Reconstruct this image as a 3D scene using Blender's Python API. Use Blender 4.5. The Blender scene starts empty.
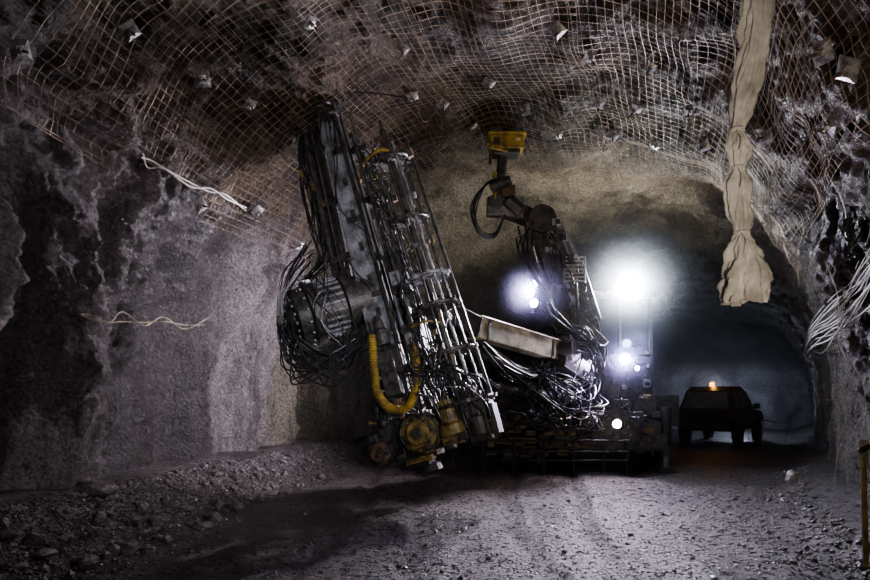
import bpy, math, random, bmesh
import numpy as np
from mathutils import Vector, Matrix, noise
random.seed(7); np.random.seed(7)
R=random.uniform
F=600.0; CX=435.0; HY=395.0; CH=1.6
def P(px,py,d): return Vector(((px-CX)/F*d, d, CH+(HY-py)/F*d))
scene=bpy.context.scene
COL=scene.collection
# ---------------- materials ----------------
def newmat(name):
    m=bpy.data.materials.new(name); m.use_nodes=True
    nt=m.node_tree; b=nt.nodes['Principled BSDF']; return m,nt,b
def mat(name,c1,c2=None,rough=.6,metal=0.,scale=6.,bump=.2,r2=None,detail=6,dist=.02):
    m,nt,b=newmat(name); c2=c2 or tuple(x*.5 for x in c1)
    tc=nt.nodes.new('ShaderNodeTexCoord')
    n=nt.nodes.new('ShaderNodeTexNoise'); n.inputs['Scale'].default_value=scale; n.inputs['Detail'].default_value=detail
    n.inputs['Roughness'].default_value=.65
    nt.links.new(tc.outputs['Object'],n.inputs['Vector'])
    cr=nt.nodes.new('ShaderNodeValToRGB'); cr.color_ramp.elements[0].position=.38; cr.color_ramp.elements[1].position=.62
    cr.color_ramp.elements[0].color=(*c2,1); cr.color_ramp.elements[1].color=(*c1,1)
    nt.links.new(n.outputs['Fac'],cr.inputs['Fac']); nt.links.new(cr.outputs['Color'],b.inputs['Base Color'])
    b.inputs['Roughness'].default_value=rough; b.inputs['Metallic'].default_value=metal
    if r2 is not None:
        mr=nt.nodes.new('ShaderNodeMapRange'); mr.inputs['From Min'].default_value=.35; mr.inputs['From Max'].default_value=.65
        mr.inputs['To Min'].default_value=rough; mr.inputs['To Max'].default_value=r2
        nt.links.new(n.outputs['Fac'],mr.inputs['Value']); nt.links.new(mr.outputs['Result'],b.inputs['Roughness'])
    if bump:
        n2=nt.nodes.new('ShaderNodeTexNoise'); n2.inputs['Scale'].default_value=scale*4; n2.inputs['Detail'].default_value=5
        nt.links.new(tc.outputs['Object'],n2.inputs['Vector'])
        bp=nt.nodes.new('ShaderNodeBump'); bp.inputs['Strength'].default_value=bump; bp.inputs['Distance'].default_value=dist
        nt.links.new(n2.outputs['Fac'],bp.inputs['Height']); nt.links.new(bp.outputs['Normal'],b.inputs['Normal'])
    return m
def emis(name,c,s):
    m,nt,b=newmat(name); b.inputs['Base Color'].default_value=(*c,1)
    b.inputs['Emission Color'].default_value=(*c,1); b.inputs['Emission Strength'].default_value=s; return m
M={}
M['dark']=mat('dark_greased_steel',(.075,.07,.066),(.017,.016,.015),.42,.3,9,.3)
M['steel']=mat('worn_bluish_steel',(.36,.38,.43),(.085,.083,.092),.42,.3,4,.5,.7)
M['bright']=mat('bright_zinc_steel',(.45,.45,.45),(.2,.2,.2),.35,.7,20,.1)
M['chrome']=mat('chrome_rod',(.7,.7,.72),(.4,.4,.42),.18,1.,20,0)
M['yellow']=mat('dirty_yellow_paint',(.5,.33,.03),(.08,.055,.02),.45,.1,5,.25)
M['ydark']=mat('grimy_yellow_casting',(.32,.22,.045),(.035,.027,.014),.45,.1,8,.4)
M['cream']=mat('muddy_cream_paint',(.62,.54,.34),(.12,.10,.065),.5,0,4,.3)
M['rubber']=mat('black_rubber',(.025,.025,.027),(.012,.012,.012),.4,0,15,.2)
M['hose']=mat('black_hose',(.022,.022,.025),(.010,.010,.012),.3,0,15,.1)
M['rust']=mat('rusty_steel',(.17,.10,.06),(.05,.03,.022),.7,.4,12,.3)
M['fabric']=mat('dusty_canvas',(.76,.75,.70),(.36,.345,.30),.85,0,3,.4)
M['wire']=mat('galvanised_mesh_wire',(.38,.28,.19),(.10,.07,.05),.5,.3,3,0)
M['plate']=mat('dull_plate_steel',(.42,.41,.40),(.10,.09,.085),.32,.6,10,.2)
M['white']=mat('white_cable',(.85,.83,.78),(.55,.52,.46),.6,0,9,.1)
M['rock']=mat('broken_rock',(.125,.108,.108),(.030,.026,.027),.5,0,6,.8)
M['gravel']=mat('wet_gravel',(.11,.09,.09),(.028,.024,.025),.28,0,3,.4)
M['carpaint']=mat('dark_car_paint',(.02,.021,.024),(.010,.010,.012),.3,.2,3,.05)
M['glass']=mat('tinted_glass',(.16,.2,.25),(.08,.10,.13),.08,0,3,0)
M['dglass']=mat('dark_cab_glass',(.02,.022,.027),(.012,.013,.016),.08,0,3,0)
M['red']=mat('red_lens',(.25,.015,.01),(.12,.01,.01),.2,0,3,0)
M['amber']=emis('amber_beacon',(1,.35,.03),8)
M['lampA']=emis('cool_white_lamp',(.86,.93,1),1000)
M['lampB']=emis('blue_white_lamp',(.42,.42,1),300)
M['lampC']=emis('violet_white_lamp',(.62,.52,1),200)
M['lampD']=emis('warm_lamp',(1,.72,.6),60)

def rockmat(name,kind):
    m,nt,b=newmat(name); N=nt.nodes.new; Lk=nt.links.new
    def math_(op,a,c=None,d=None):
        q=N('ShaderNodeMath'); q.operation=op
        for i,x in enumerate((a,c,d)):
            if x is None: continue
            if isinstance(x,(int,float)): q.inputs[i].default_value=x
            else: Lk(x,q.inputs[i])
        return q.outputs[0]
    def mr(v,a,c,d=0.,e=1.):
        q=N('ShaderNodeMapRange'); q.interpolation_type='SMOOTHSTEP'; Lk(v,q.inputs['Value']); q.inputs['From Min'].default_value=a; q.inputs['From Max'].default_value=c; q.inputs['To Min'].default_value=d; q.inputs['To Max'].default_value=e; return q.outputs[0]
    def mix(f,a,c):
        q=N('ShaderNodeMix'); q.data_type='RGBA'; Lk(f,q.inputs['Factor'])
        for k,x in (('A',a),('B',c)):
            if isinstance(x,tuple): q.inputs[k].default_value=(*x,1)
            else: Lk(x,q.inputs[k])
        return q.outputs['Result']
    geo=N('ShaderNodeNewGeometry'); pos=geo.outputs['Position']
    sx=N('ShaderNodeSeparateXYZ'); Lk(pos,sx.inputs[0])
    def nz(scale,detail=5,rough=.6,sc=(1,1,1)):
        mp=N('ShaderNodeMapping'); Lk(pos,mp.inputs['Vector']); mp.inputs['Scale'].default_value=sc
        q=N('ShaderNodeTexNoise'); q.inputs['Scale'].default_value=scale; q.inputs['Detail'].default_value=detail; q.inputs['Roughness'].default_value=rough; Lk(mp.outputs[0],q.inputs['Vector']); return q.outputs['Fac']
    sp=nz(18,8,.85)
    if kind=='rock':
        st=nz(.9,7,.7,(1,1,.25)); bg=nz(1.1,6,.65)
        wall=mix(mr(st,.38,.60),(.13,.113,.114),(.40,.355,.365))
        # dark, smoother bands down the concrete, set by position
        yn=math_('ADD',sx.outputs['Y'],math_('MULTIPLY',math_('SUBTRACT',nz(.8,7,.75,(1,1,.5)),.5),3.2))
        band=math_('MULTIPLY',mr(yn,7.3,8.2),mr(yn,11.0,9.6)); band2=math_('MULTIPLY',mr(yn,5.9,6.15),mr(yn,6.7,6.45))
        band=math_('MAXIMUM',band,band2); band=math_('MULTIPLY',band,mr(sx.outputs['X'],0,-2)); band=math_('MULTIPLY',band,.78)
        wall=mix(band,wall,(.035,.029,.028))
        # the sprayed concrete on the east side is browner, its colour darkened to offset strong lamp light
        wall=mix(mr(sx.outputs['X'],2.5,4.0),wall,mix(mr(st,.38,.58),(.045,.037,.031),(.13,.11,.092)))
        ceil=mix(mr(bg,.4,.62),(.026,.018,.013),(.13,.096,.068))
        zn=math_('ADD',sx.outputs['Z'],math_('MULTIPLY',math_('SUBTRACT',bg,.5),3.6))
        col=mix(mr(zn,4.1,5.4),wall,ceil)
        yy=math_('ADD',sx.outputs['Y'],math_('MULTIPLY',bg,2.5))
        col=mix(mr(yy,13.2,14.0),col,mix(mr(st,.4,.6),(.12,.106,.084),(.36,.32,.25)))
        col=mix(mr(sx.outputs['Y'],16.4,17.4),col,(.05,.046,.042))  # deeper drift: unlit darkness painted into the colour
        rsrc=math_('SUBTRACT',st,math_('MULTIPLY',band,.25)); r0,r1=.42,.88
    elif kind=='floor':
        bg=nz(1.6,8,.7); tr=nz(1.1,7,.68,(1.6,.45,1))
        col=mix(mr(bg,.36,.64),(.025,.020,.020),(.080,.065,.064)); col=mix(mr(tr,.42,.72),col,(.105,.087,.089))
        col=mix(mr(sx.outputs['X'],1.8,4.0),col,(.022,.018,.017))  # right side: shade painted into the floor colour
        rsrc=nz(9,8,.8); r0,r1=.18,.65
    else:
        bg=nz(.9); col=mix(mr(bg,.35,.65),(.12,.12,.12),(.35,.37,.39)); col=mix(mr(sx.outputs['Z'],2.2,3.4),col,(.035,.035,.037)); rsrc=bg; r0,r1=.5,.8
    mul=N('ShaderNodeVectorMath'); mul.operation='SCALE'; Lk(col,mul.inputs[0]); Lk(mr(sp,.3,.7,.25,1.8),mul.inputs['Scale'])
    Lk(mul.outputs[0],b.inputs['Base Color'])
    Lk(mr(rsrc,.4,.6,r0,r1),b.inputs['Roughness'])
    b.inputs['Specular IOR Level'].default_value=.35
    if kind=='floor':
        va=N('ShaderNodeTexVoronoi'); va.inputs['Scale'].default_value=38; Lk(pos,va.inputs['Vector'])
        vb=N('ShaderNodeTexVoronoi'); vb.inputs['Scale'].default_value=15; Lk(pos,vb.inputs['Vector'])
        hgt=math_('ADD',math_('MULTIPLY',va.outputs['Distance'],-.35),math_('MULTIPLY',vb.outputs['Distance'],-.6)); hgt=math_('ADD',hgt,math_('MULTIPLY',nz(30,6,.8),.9))
        dist=.045
    else:
        vo=N('ShaderNodeTexVoronoi'); vo.inputs['Scale'].default_value=22; Lk(pos,vo.inputs['Vector'])
        hgt=math_('ADD',math_('MULTIPLY',sp,1.8),math_('MULTIPLY',vo.outputs['Distance'],-.8)); hgt=math_('ADD',hgt,math_('MULTIPLY',nz(5,4,.6),1.4)); dist=.11
    bp=N('ShaderNodeBump'); bp.inputs['Strength'].default_value=1.; bp.inputs['Distance'].default_value=dist
    Lk(hgt,bp.inputs['Height']); Lk(bp.outputs['Normal'],b.inputs['Normal'])
    return m
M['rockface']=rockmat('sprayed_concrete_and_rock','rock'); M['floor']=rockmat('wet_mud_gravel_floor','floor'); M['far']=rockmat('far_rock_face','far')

# ---------------- mesh builder ----------------
class MB:
    def __init__(s): s.v=[]; s.f=[]; s.mi=[]; s.mats=[]
    def _m(s,k):
        if k not in s.mats: s.mats.append(k)
        return s.mats.index(k)
    def add(s,vs,fs,k='dark'):
        o=len(s.v); s.v+= [tuple(v) for v in vs]; s.f+=[tuple(i+o for i in f) for f in fs]; s.mi+=[s._m(k)]*len(fs)
    def hexa(s,c,k='dark'):
        s.add(c,[(0,3,2,1),(4,5,6,7),(0,1,5,4),(1,2,6,5),(2,3,7,6),(3,0,4,7)],k)
    def box(s,c,sz,k='dark',rot=None):
        c=Vector(c); h=[x/2 for x in sz]; cs=[Vector((a*h[0],b*h[1],z*h[2])) for z in(-1,1) for a,b in((-1,-1),(1,-1),(1,1),(-1,1))]
        if rot: cs=[rot@q for q in cs]
        s.hexa([c+q for q in cs],k)
    def beam(s,a,b,w,h,k='dark',up=(0,0,1),w2=None,h2=None):
        a=Vector(a);b=Vector(b);d=(b-a).normalized(); x=d.cross(Vector(up)).normalized(); y=x.cross(d)
        w2=w2 or w;h2=h2 or h
        s.hexa([a+x*i*w/2+y*j*h/2 for i,j in((-1,-1),(1,-1),(1,1),(-1,1))]+[b+x*i*w2/2+y*j*h2/2 for i,j in((-1,-1),(1,-1),(1,1),(-1,1))],k)
    def tube(s,pts,r,k='hose',seg=8,cap=True):
        pts=[Vector(p) for p in pts]; n=len(pts); rs=r if isinstance(r,(list,tuple)) else [r]*n
        t=(pts[1]-pts[0]).normalized(); x=t.orthogonal().normalized(); vs=[]
        for i,p in enumerate(pts):
            tt=(pts[min(i+1,n-1)]-pts[max(i-1,0)])
            if tt.length>1e-9: t=tt.normalized()
            x=(x-t*x.dot(t)); x=x.normalized() if x.length>1e-6 else t.orthogonal().normalized()
            y=t.cross(x)
            for j in range(seg):
                a=2*math.pi*j/seg; vs.append(p+(x*math.cos(a)+y*math.sin(a))*rs[i])
        fs=[(i*seg+j,i*seg+(j+1)%seg,(i+1)*seg+(j+1)%seg,(i+1)*seg+j) for i in range(n-1) for j in range(seg)]
        if cap: fs+= [tuple(range(seg))[::-1],tuple((n-1)*seg+j for j in range(seg))]
        s.add(vs,fs,k)
    def cyl(s,a,b,r,k='dark',seg=20,r2=None): s.tube([a,b],[r,r2 if r2 is not None else r],k,seg)
    def lathe(s,a,b,prof,k='dark',seg=24):
        a=Vector(a);b=Vector(b); s.tube([a+(b-a)*p[0] for p in prof],[max(p[1],1e-4) for p in prof],k,seg)
    def torus(s,c,ax,Rr,r,k='dark',seg=28):
        c=Vector(c);ax=Vector(ax).normalized();x=ax.orthogonal().normalized();y=ax.cross(x)
        pts=[c+(x*math.cos(2*math.pi*i/seg)+y*math.sin(2*math.pi*i/seg))*Rr for i in range(seg+1)]
        s.tube(pts,r,k,8,False)
    def obj(s,name,parent=None,bevel=0,smooth=False,label=None,cat=None,kind=None,origin=None):
        me=bpy.data.meshes.new(name)
        vs=np.array(s.v,dtype=float).reshape(-1,3)
        if origin is None: origin=(vs.min(0)+vs.max(0))/2 if parent is not None else np.array([(vs[:,0].min()+vs[:,0].max())/2,(vs[:,1].min()+vs[:,1].max())/2,vs[:,2].min()])
        origin=np.array(origin,dtype=float)
        me.from_pydata((vs-origin).tolist(),[],s.f); 
        for k in s.mats: me.materials.append(M[k])
        me.polygons.foreach_set('material_index',s.mi)
        if smooth: me.polygons.foreach_set('use_smooth',[True]*len(me.polygons))
        me.update()
        ob=bpy.data.objects.new(name,me); COL.objects.link(ob); ob.location=origin
        if smooth:
            try: me.set_sharp_from_angle(angle=math.radians(40))
            except Exception: pass
        if bevel:
            bm=ob.modifiers.new('bevel','BEVEL'); bm.width=bevel; bm.segments=2; bm.limit_method='ANGLE'; bm.angle_limit=math.radians(50)
        if parent is not None: setpar(ob,parent)
        if label: ob['label']=label
        if cat: ob['category']=cat
        if kind: ob['kind']=kind
        return ob
def wloc(o):
    v=Vector(o.location); 
    while o.parent: o=o.parent; v+=Vector(o.location)
    return v
def setpar(ob,par):
    w=Vector(ob.location); ob.parent=par; ob.location=w-wloc(par)
def empty(name,loc,label,cat):
    e=bpy.data.objects.new(name,None); COL.objects.link(e); e.location=loc; e.empty_display_size=.2
    e['label']=label; e['category']=cat; return e
def cat_rom(pts,n=8):
    pts=[Vector(p) for p in pts]; pts=[pts[0]*2-pts[1]]+pts+[pts[-1]*2-pts[-2]]; out=[]
    for i in range(1,len(pts)-2):
        a,b,c,d=pts[i-1:i+3]
        for j in range(n):
            t=j/n; out.append(.5*((2*b)+(c-a)*t+(2*a-5*b+4*c-d)*t*t+(3*b-a-3*c+d)*t**3))
    out.append(pts[-2]); return out
def jit(v,a): return Vector(v)+Vector((R(-a,a),R(-a,a),R(-a,a)))
def hang(a,b,sag,n=10,j=0.):
    a=Vector(a);b=Vector(b); m=(a+b)/2+Vector((R(-j,j),R(-j,j),-sag)); q1=a.lerp(b,.22)+Vector((R(-j,j),R(-j,j),-sag*.72)); q2=a.lerp(b,.78)+Vector((R(-j,j),R(-j,j),-sag*.72))
    return cat_rom([a,q1,m,q2,b],5)

# ---------------- tunnel ----------------
TY=[-4,3,6,9,12.8,16,17.2,20,25,32]
XL=[-5,-4.8,-4.5,-4.1,-3.4,-1.4,-.3,2.0,5.2,9.5]
XR=[4.3,4.3,4.7,6.1,8.5,10.5,11,12.9,16,20]
HH=[6.9,6.9,6.9,6.8,6.7,6.5,6.1,5.6,5.4,5.4]
def tsurf(t,y,off=0.,fine=True,m=1.):
    xl=np.interp(y,TY,XL); xr=np.interp(y,TY,XR); H=np.interp(y,TY,HH)
    c=(xl+xr)/2; w=(xr-xl)/2; th=math.pi*t; cc=math.cos(th); ss=math.sin(th); e=2/2.7
    x=c-w*math.copysign(abs(cc)**e,cc); z=H*max(ss,0)**e
    dirv=Vector((c-x,0,H*.35-z)); dirv.normalize()
    p=Vector((x,y,z))
    up=min(1,max(0,(z-3.4)/1.5)); lo=1-up; lf=min(1,max(0,(c-x)/1.5))
    q=Vector((p.x*.55,p.y*.55,p.z*(.28+.3*up)))
    d=.26*noise.noise(q)+ .16*m*noise.noise(Vector((p.x*1.2,p.y*1.2,p.z*(.35+.8*up)))+Vector((5,3,1)))
    d+=up*.15*m*(1-abs(noise.noise(Vector((p.x*.6,p.y*.8,p.z*.8))+Vector((9,2,4))))*2)
    # bulging drapes of sprayed concrete
    f=noise.noise(Vector((p.x*.5,p.y*1.05,p.z*.22))+Vector((2,8,5))); d+=lo*lf*.62*f
    f2=noise.noise(Vector((p.x*1.5,p.y*2.4,p.z*.45))+Vector((1,3,7))); d+=lo*lf*.38*f2
    d-=lo*lf*.25*math.exp(-((y-9.3)/1.2)**2)-lo*lf*.2*math.exp(-((y-7.1)/.6)**2)
    if fine:
        k=1 if z>4 else .75
        d+=k*(.12*noise.noise(p*2.9)+.085*noise.noise(p*6.5))+.05*noise.noise(p*13)
    p+=dirv*(d+off); return p
def grid_obj(name,t0,t1,nt_,ys,m,label):
    vs=[];fs=[]
    for y in ys:
        for i in range(nt_+1): vs.append(tsurf(t0+(t1-t0)*i/nt_,y))
    n=nt_+1
    for r in range(len(ys)-1):
        for i in range(nt_): fs.append((r*n+i,(r+1)*n+i,(r+1)*n+i+1,r*n+i+1))
    b=MB(); b.add(vs,fs,m); o=b.obj(name,smooth=False); o.data.polygons.foreach_set('use_smooth',[True]*len(fs)); o['kind']='structure'; o['label']=label; return o
ys=list(np.concatenate([np.linspace(-4,4,30),np.linspace(4.05,15,290),np.linspace(15.06,31,90)]))
grid_obj('wall_left',-.0,.24,150,ys,'rockface','rough grey sprayed-concrete tunnel side with dark streaks')
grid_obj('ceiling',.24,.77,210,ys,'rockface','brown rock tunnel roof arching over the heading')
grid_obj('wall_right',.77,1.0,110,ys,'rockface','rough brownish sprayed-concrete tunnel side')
vs=[];fs=[];nx=70;nz=40
for j in range(nz+1):
    for i in range(nx+1):
        x=3+i/nx*19; z=-.3+j/nz*7.5
        vs.append((x,28+ .5*noise.noise(Vector((x*.5,z*.5,3)))+.2*noise.noise(Vector((x*1.5,z*1.5,7))),z))
for j in range(nz):
    for i in range(nx): fs.append((j*(nx+1)+i,j*(nx+1)+i+1,(j+1)*(nx+1)+i+1,(j+1)*(nx+1)+i))
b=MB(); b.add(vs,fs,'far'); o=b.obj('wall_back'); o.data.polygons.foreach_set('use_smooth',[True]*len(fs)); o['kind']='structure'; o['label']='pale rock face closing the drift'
def ss(a,b,x):
    t=min(1,max(0,(x-a)/(b-a))); return t*t*(3-2*t)
def fz(x,y):
    xl=float(np.interp(y,TY,XL)); xr=float(np.interp(y,TY,XR))
    z=.55*(1-ss(.0,1.3,x-xl-.15))+.3*(1-ss(0,1.2,xr-x))
    z+=.07*noise.noise(Vector((x*.8,y*.5,0)))+.04*noise.noise(Vector((x*1.9,y*1.0,3)))+.014*noise.noise(Vector((x*4,y*3,5)))+.005*noise.noise(Vector((x*13,y*12,5)))
    for k in (-1.6,-.5,1.0,1.9):
        cx=k+ .08*(y-5)+.3*math.sin(y*.45+k)+.08*noise.noise(Vector((k,y*.9,0))); z-=(.05+.025*noise.noise(Vector((k*3,y*.8,2))))*math.exp(-((x-cx)/.13)**2); z+=.02*math.exp(-((x-cx-.24)/.07)**2)
    return z
xs=list(np.linspace(-6,9,320))+list(np.linspace(9.15,21,50)); yf=list(np.linspace(-4,3,20))+list(np.linspace(3.04,14,270))+list(np.linspace(14.2,31,70))
vs=[(x,y,fz(x,y)) for y in yf for x in xs]; n=len(xs)
fs=[(r*n+i,r*n+i+1,(r+1)*n+i+1,(r+1)*n+i) for r in range(len(yf)-1) for i in range(n-1)]
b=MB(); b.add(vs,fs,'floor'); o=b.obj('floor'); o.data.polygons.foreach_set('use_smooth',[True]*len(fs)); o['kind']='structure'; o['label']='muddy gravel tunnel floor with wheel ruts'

LT=[];LP=[]
for y in np.linspace(4,16,240):
    for t in np.linspace(.03,.97,330):
        p=tsurf(t,y,0,False); LT.append((t,y)); LP.append((CX+F*p.x/p.y,HY-F*(p.z-CH)/p.y))
LP=np.array(LP); LTA=np.array(LT)
def wp(px,py,off=.03):
    d=(LP[:,0]-px)**2+(LP[:,1]-py)**2; d=d+LTA[:,1]*.6; i=int(d.argmin()); t,y=LT[i]
    return tsurf(t,y,off,True),t,y
def wn(t,y):
    a=tsurf(t,y,0,False);b=tsurf(t+.01,y,0,False);c=tsurf(t,y+.12,0,False); n=(b-a).cross(c-a).normalized()
    cc=Vector((float(np.interp(y,TY,XL)+np.interp(y,TY,XR))/2,y,2.5))
    return n if n.dot(cc-a)>0 else -n

# ---------------- wire mesh panels ----------------
TS=np.linspace(.175,.84,60); pts=[tsurf(t,9.0,0,False) for t in TS]; LA=[0]
for a_,b_ in zip(pts,pts[1:]): LA.append(LA[-1]+(b_-a_).length)
LA=np.array(LA)
def panel(s0,y0,w,h,rot,idx):
    b=MB(); sp=.125; nu=int(w/sp); nv=int(h/sp); off=.12+.02*(idx%3)
    def pt(u,v):
        uu=u-w/2; vv=v-h/2; a=rot
        s_=s0+w/2+uu*math.cos(a)-vv*math.sin(a); y=y0+h/2+uu*math.sin(a)+vv*math.cos(a)
        t=float(np.interp(s_,LA,TS)); return tsurf(t,y,off+.02*noise.noise(Vector((s_*1.7,y*1.7,idx))),False,.8)
    st=20
    for i in range(nu+1):
        b.tube([pt(i*sp,nv*sp*j/st) for j in range(st+1)],.0035,'wire',4,False)
    for j in range(nv+1):
        b.tube([pt(nu*sp*i/st,j*sp) for i in range(st+1)],.0035,'wire',4,False)
    o=b.obj('wire_mesh_panel',label='welded steel mesh sheet pinned over the rock roof',cat='wire mesh'); o['group']='roof mesh sheets'; return o
k=0; ncol=5; Wd=LA[-1]/ncol
for r in range(4):
    for c in range(ncol):
        st0=(.0,.45,.2,.55)[r] if c==0 else 0
        panel(c*Wd-.1+st0,4.6+r*2.15,Wd+.15-st0,2.3,R(-.09,.09) if c==0 else R(-.06,.06),k); k+=1

# ---------------- rock bolts ----------------
def rock_bolt():
    e=bpy.data.objects.new('rock_bolt',None); COL.objects.link(e); e.empty_display_size=.1
    b=MB(); s=.095
    b.add([(-s,-s,0),(s,-s,0),(s,s,0),(-s,s,0),(-s,-s,.008),(s,-s,.008),(s,s,.008),(-s,s,.008),(-.045,-.045,.04),(.045,-.045,.04),(.045,.045,.04),(-.045,.045,.04)],
      [(0,3,2,1),(0,1,5,4),(1,2,6,5),(2,3,7,6),(3,0,4,7),(4,5,9,8),(5,6,10,9),(6,7,11,10),(7,4,8,11),(8,9,10,11)],'plate')
    p=b.obj('face_plate',parent=e,origin=(0,0,0))
    b=MB(); b.cyl((0,0,.03),(0,0,.08),.035,'bright',6); b.cyl((0,0,0),(0,0,.17),.014,'rust',8)
    q=b.obj('bolt_nut',parent=e,origin=(0,0,0)); return e,[p,q]
proto,parts=rock_bolt()
BP=[(8,43),(192,71),(243,98),(488,73),(441,96),(410,90),(473,122),(600,96),(614,130),(689,25),(833,46),(775,130),(695,103),(710,140),(249,208),(295,242),(192,200),(560,20),(590,50),(640,100),(120,20),(400,40),(655,60),(845,120),(530,100),(560,128),(660,140),(860,60),(305,12)]
first=True
for px,py in BP:
    p,t,y=wp(px,py,.12); p=tsurf(t,y,.15,False,.8); n=wn(t,y); n=(n+Vector((R(-.2,.2),R(-.45,.0),R(-.2,.2)))).normalized()
    if first: e=proto; ch=parts; first=False
    else:
        e=proto.copy(); COL.objects.link(e)
        for c in parts:
            q=c.copy(); q.parent=e; COL.objects.link(q)
    e.location=p; e.rotation_euler=(n.to_track_quat('Z','Y')@Matrix.Rotation(R(0,1.5),3,'Z').to_quaternion()).to_euler()
    e['label']='galvanised rock bolt with square domed plate in tunnel roof'; e['category']='rock bolt'; e['group']='rock bolts'
    e.scale=(R(.85,1.15),)*3
for px,py in ((415,95),(430,98),(600,95),(606,100),(608,118),(616,112),(470,118),(700,100),(708,104),(560,40),(690,20),(380,120),(374,112)):
    b=MB(); a=wp(px,py,.15)[0]; c=wp(px+R(-28,28),py+R(-4,18),.15)[0]; m=(a+c)/2-Vector((0,.05,R(.1,.3))); b.tube(cat_rom([a,a.lerp(m,.5)+Vector((R(-.1,.1),0,R(-.1,.1))),m,c],5),.006,'wire',5)
    o=b.obj('tie_wire',label='loose tie wire end dangling from roof mesh',cat='wire'); o['group']='loose tie wires'

# ---------------- drilling rig ----------------
rig=empty('drilling_rig',(3.7,14.5,0),'muddy underground drilling rig with raised boom and lit work lamps','drilling rig')
F0=P(412,432,8.9); F1=P(324,92,9.35)
A=(F1-F0).normalized(); S=Vector((A.z,0,-A.x)).normalized(); N0=S.cross(A).normalized()
ph=math.radians(14); S,Nn=(S*math.cos(ph)+N0*math.sin(ph)).normalized(),(N0*math.cos(ph)-S*math.sin(ph)).normalized()
FL=(F1-F0).length
def L(u,v,w): return F0+S*u+A*v+Nn*w
def lbox(b,u0,u1,v0,v1,w0,w1,k='dark',ub=None):
    t0,t1=ub or (u0,u1)
    b.hexa([L(u,v0,w) for u,w in((u0,w0),(u1,w0),(u1,w1),(u0,w1))]+[L(u,v1,w) for u,w in((t0,w0),(t1,w0),(t1,w1),(t0,w1))],k)
b=MB()
lbox(b,-.29,.23,-.1,FL-.1,-.18,.06,'steel',(-.15,.13))
lbox(b,-.29,-.22,-.1,FL-.1,.06,.13,'steel',(-.15,-.10)); lbox(b,.17,.23,-.1,FL-.1,.06,.13,'dark',(.08,.13))
lbox(b,-.34,-.29,.1,FL-.3,-.1,.02,'dark',(-.19,-.15)); lbox(b,.23,.27,.1,FL-.3,-.1,.02,'dark',(.13,.17))
for i in range(7): v=.5+i*.7; q=.28-.13*v/FL; lbox(b,-q-.05,q+.02,v,v+.08,-.21,-.17,'dark'); 
for i in range(7): v=1.8+i*.52; lbox(b,-.05,.02,v,v+.14,.058,.07,'dark')
for v in (2.1,3.3,4.4): lbox(b,-.22+.03*v,.18-.02*v,v,v+.08,.06,.1,'dark')
for v in (1.5,2.6,3.8): 
    for u in (-.14,.1): b.cyl(L(u,v,.06),L(u,v,.09),.03,'bright',6)
feed=b.obj('feed_beam',rig,bevel=.014,label='worn bluish steel feed beam reaching up to the roof')
b=MB()
lbox(b,-.60,-.42,1.9,FL-.15,-.3,.0,'dark',(-.42,-.26)); b.cyl(L(-.58,1.7,.05),L(-.46,FL-.4,.05),.045,'dark',10); b.cyl(L(-.42,2.4,.06),L(-.33,FL-.1,.06),.024,'chrome',10); b.cyl(L(-.36,2.0,.02),L(-.24,FL-.2,.02),.03,'dark',10)
for v in (2.1,2.8,3.7,4.6,5.1): lbox(b,-.66+.03*v,-.24,v,v+.1,-.33,.08,'dark')
b.obj('feed_extension_beam',feed,bevel=.008)
b=MB()
lbox(b,-.2,.22,.45,.57,.1,.3,'dark'); lbox(b,-.15,.19,.5,1.3,.14,.26,'dark'); lbox(b,-.10,.14,.55,1.2,.26,.46,'dark')
b.lathe(L(.02,1.3,.34),L(.02,1.75,.34),[(0,.11),(.5,.11),(.55,.08),(.8,.07),(1,.04)],'dark',16)
b.lathe(L(.02,.5,.36),L(.02,.2,.36),[(0,.1),(.5,.1),(.6,.06),(1,.03)],'rust',16)
for q in (.65,.85,1.05): b.cyl(L(-.1,q,.4),L(-.22,q,.42),.03,'bright',8)
b.obj('rock_drill',feed,bevel=.008,smooth=False)
b=MB()
lbox(b,-.44,.26,FL-.2,FL-.02,-.2,.2,'dark'); b.lathe(L(.0,FL-.1,.0),L(.0,FL+.2,.0),[(0,.09),(.5,.09),(.55,.14),(.8,.14),(1,.02)],'rubber',14)
for i in range(17):
    a=i/17*6.28; c=L(.0,FL+.0,.0); d=(S*math.cos(a)+Nn*math.sin(a))*R(.3,.7)+A*R(-.1,.25)
    b.beam(c,c+d,.14,.02,'rubber',up=A,w2=.03)
lbox(b,-.1,.16,FL-.5,FL-.3,.05,.25,'dark'); b.torus(L(.03,FL-.4,.3),A,.1,.03,'dark')
b.obj('feed_stinger',feed,bevel=.005)
b=MB()
b.cyl(L(.38,.8,.0),L(.34,4.4,.0),.055,'dark',12); b.cyl(L(.34,4.2,.0),L(.32,5.0,.0),.028,'chrome',10)
b.cyl(L(.32,.6,.14),L(.28,3.2,.14),.025,'steel',10)
for v in (.9,1.7,2.6,3.5,4.3): lbox(b,.2,.46,v,v+.1,-.12,.1,'dark')
lbox(b,.30,.60,2.0,2.6,-.05,.25,'dark'); lbox(b,.36,.5,2.1,2.3,.25,.34,'steel'); lbox(b,.32,.6,1.1,1.5,0,.3,'dark'); lbox(b,.36,.46,1.2,1.36,.3,.38,'bright')
for i in range(5): b.cyl(L(.34+.06*i,2.6,.12),L(.34+.06*i,2.72,.12),.022,'bright',8)
b.obj('feed_cylinder',feed,bevel=.006)
CU,CW=.92,.12
b=MB(); b.cyl(L(CU,-.1,CW),L(CU-.15,4.45,CW),.055,'dark',12); b.cyl(L(CU-.15,4.4,CW),L(CU-.15,4.6,CW),.03,'rust',10)
car=b.obj('bolt_carousel',rig,smooth=True,label='bolt magazine with long rods between round plates')
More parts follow.
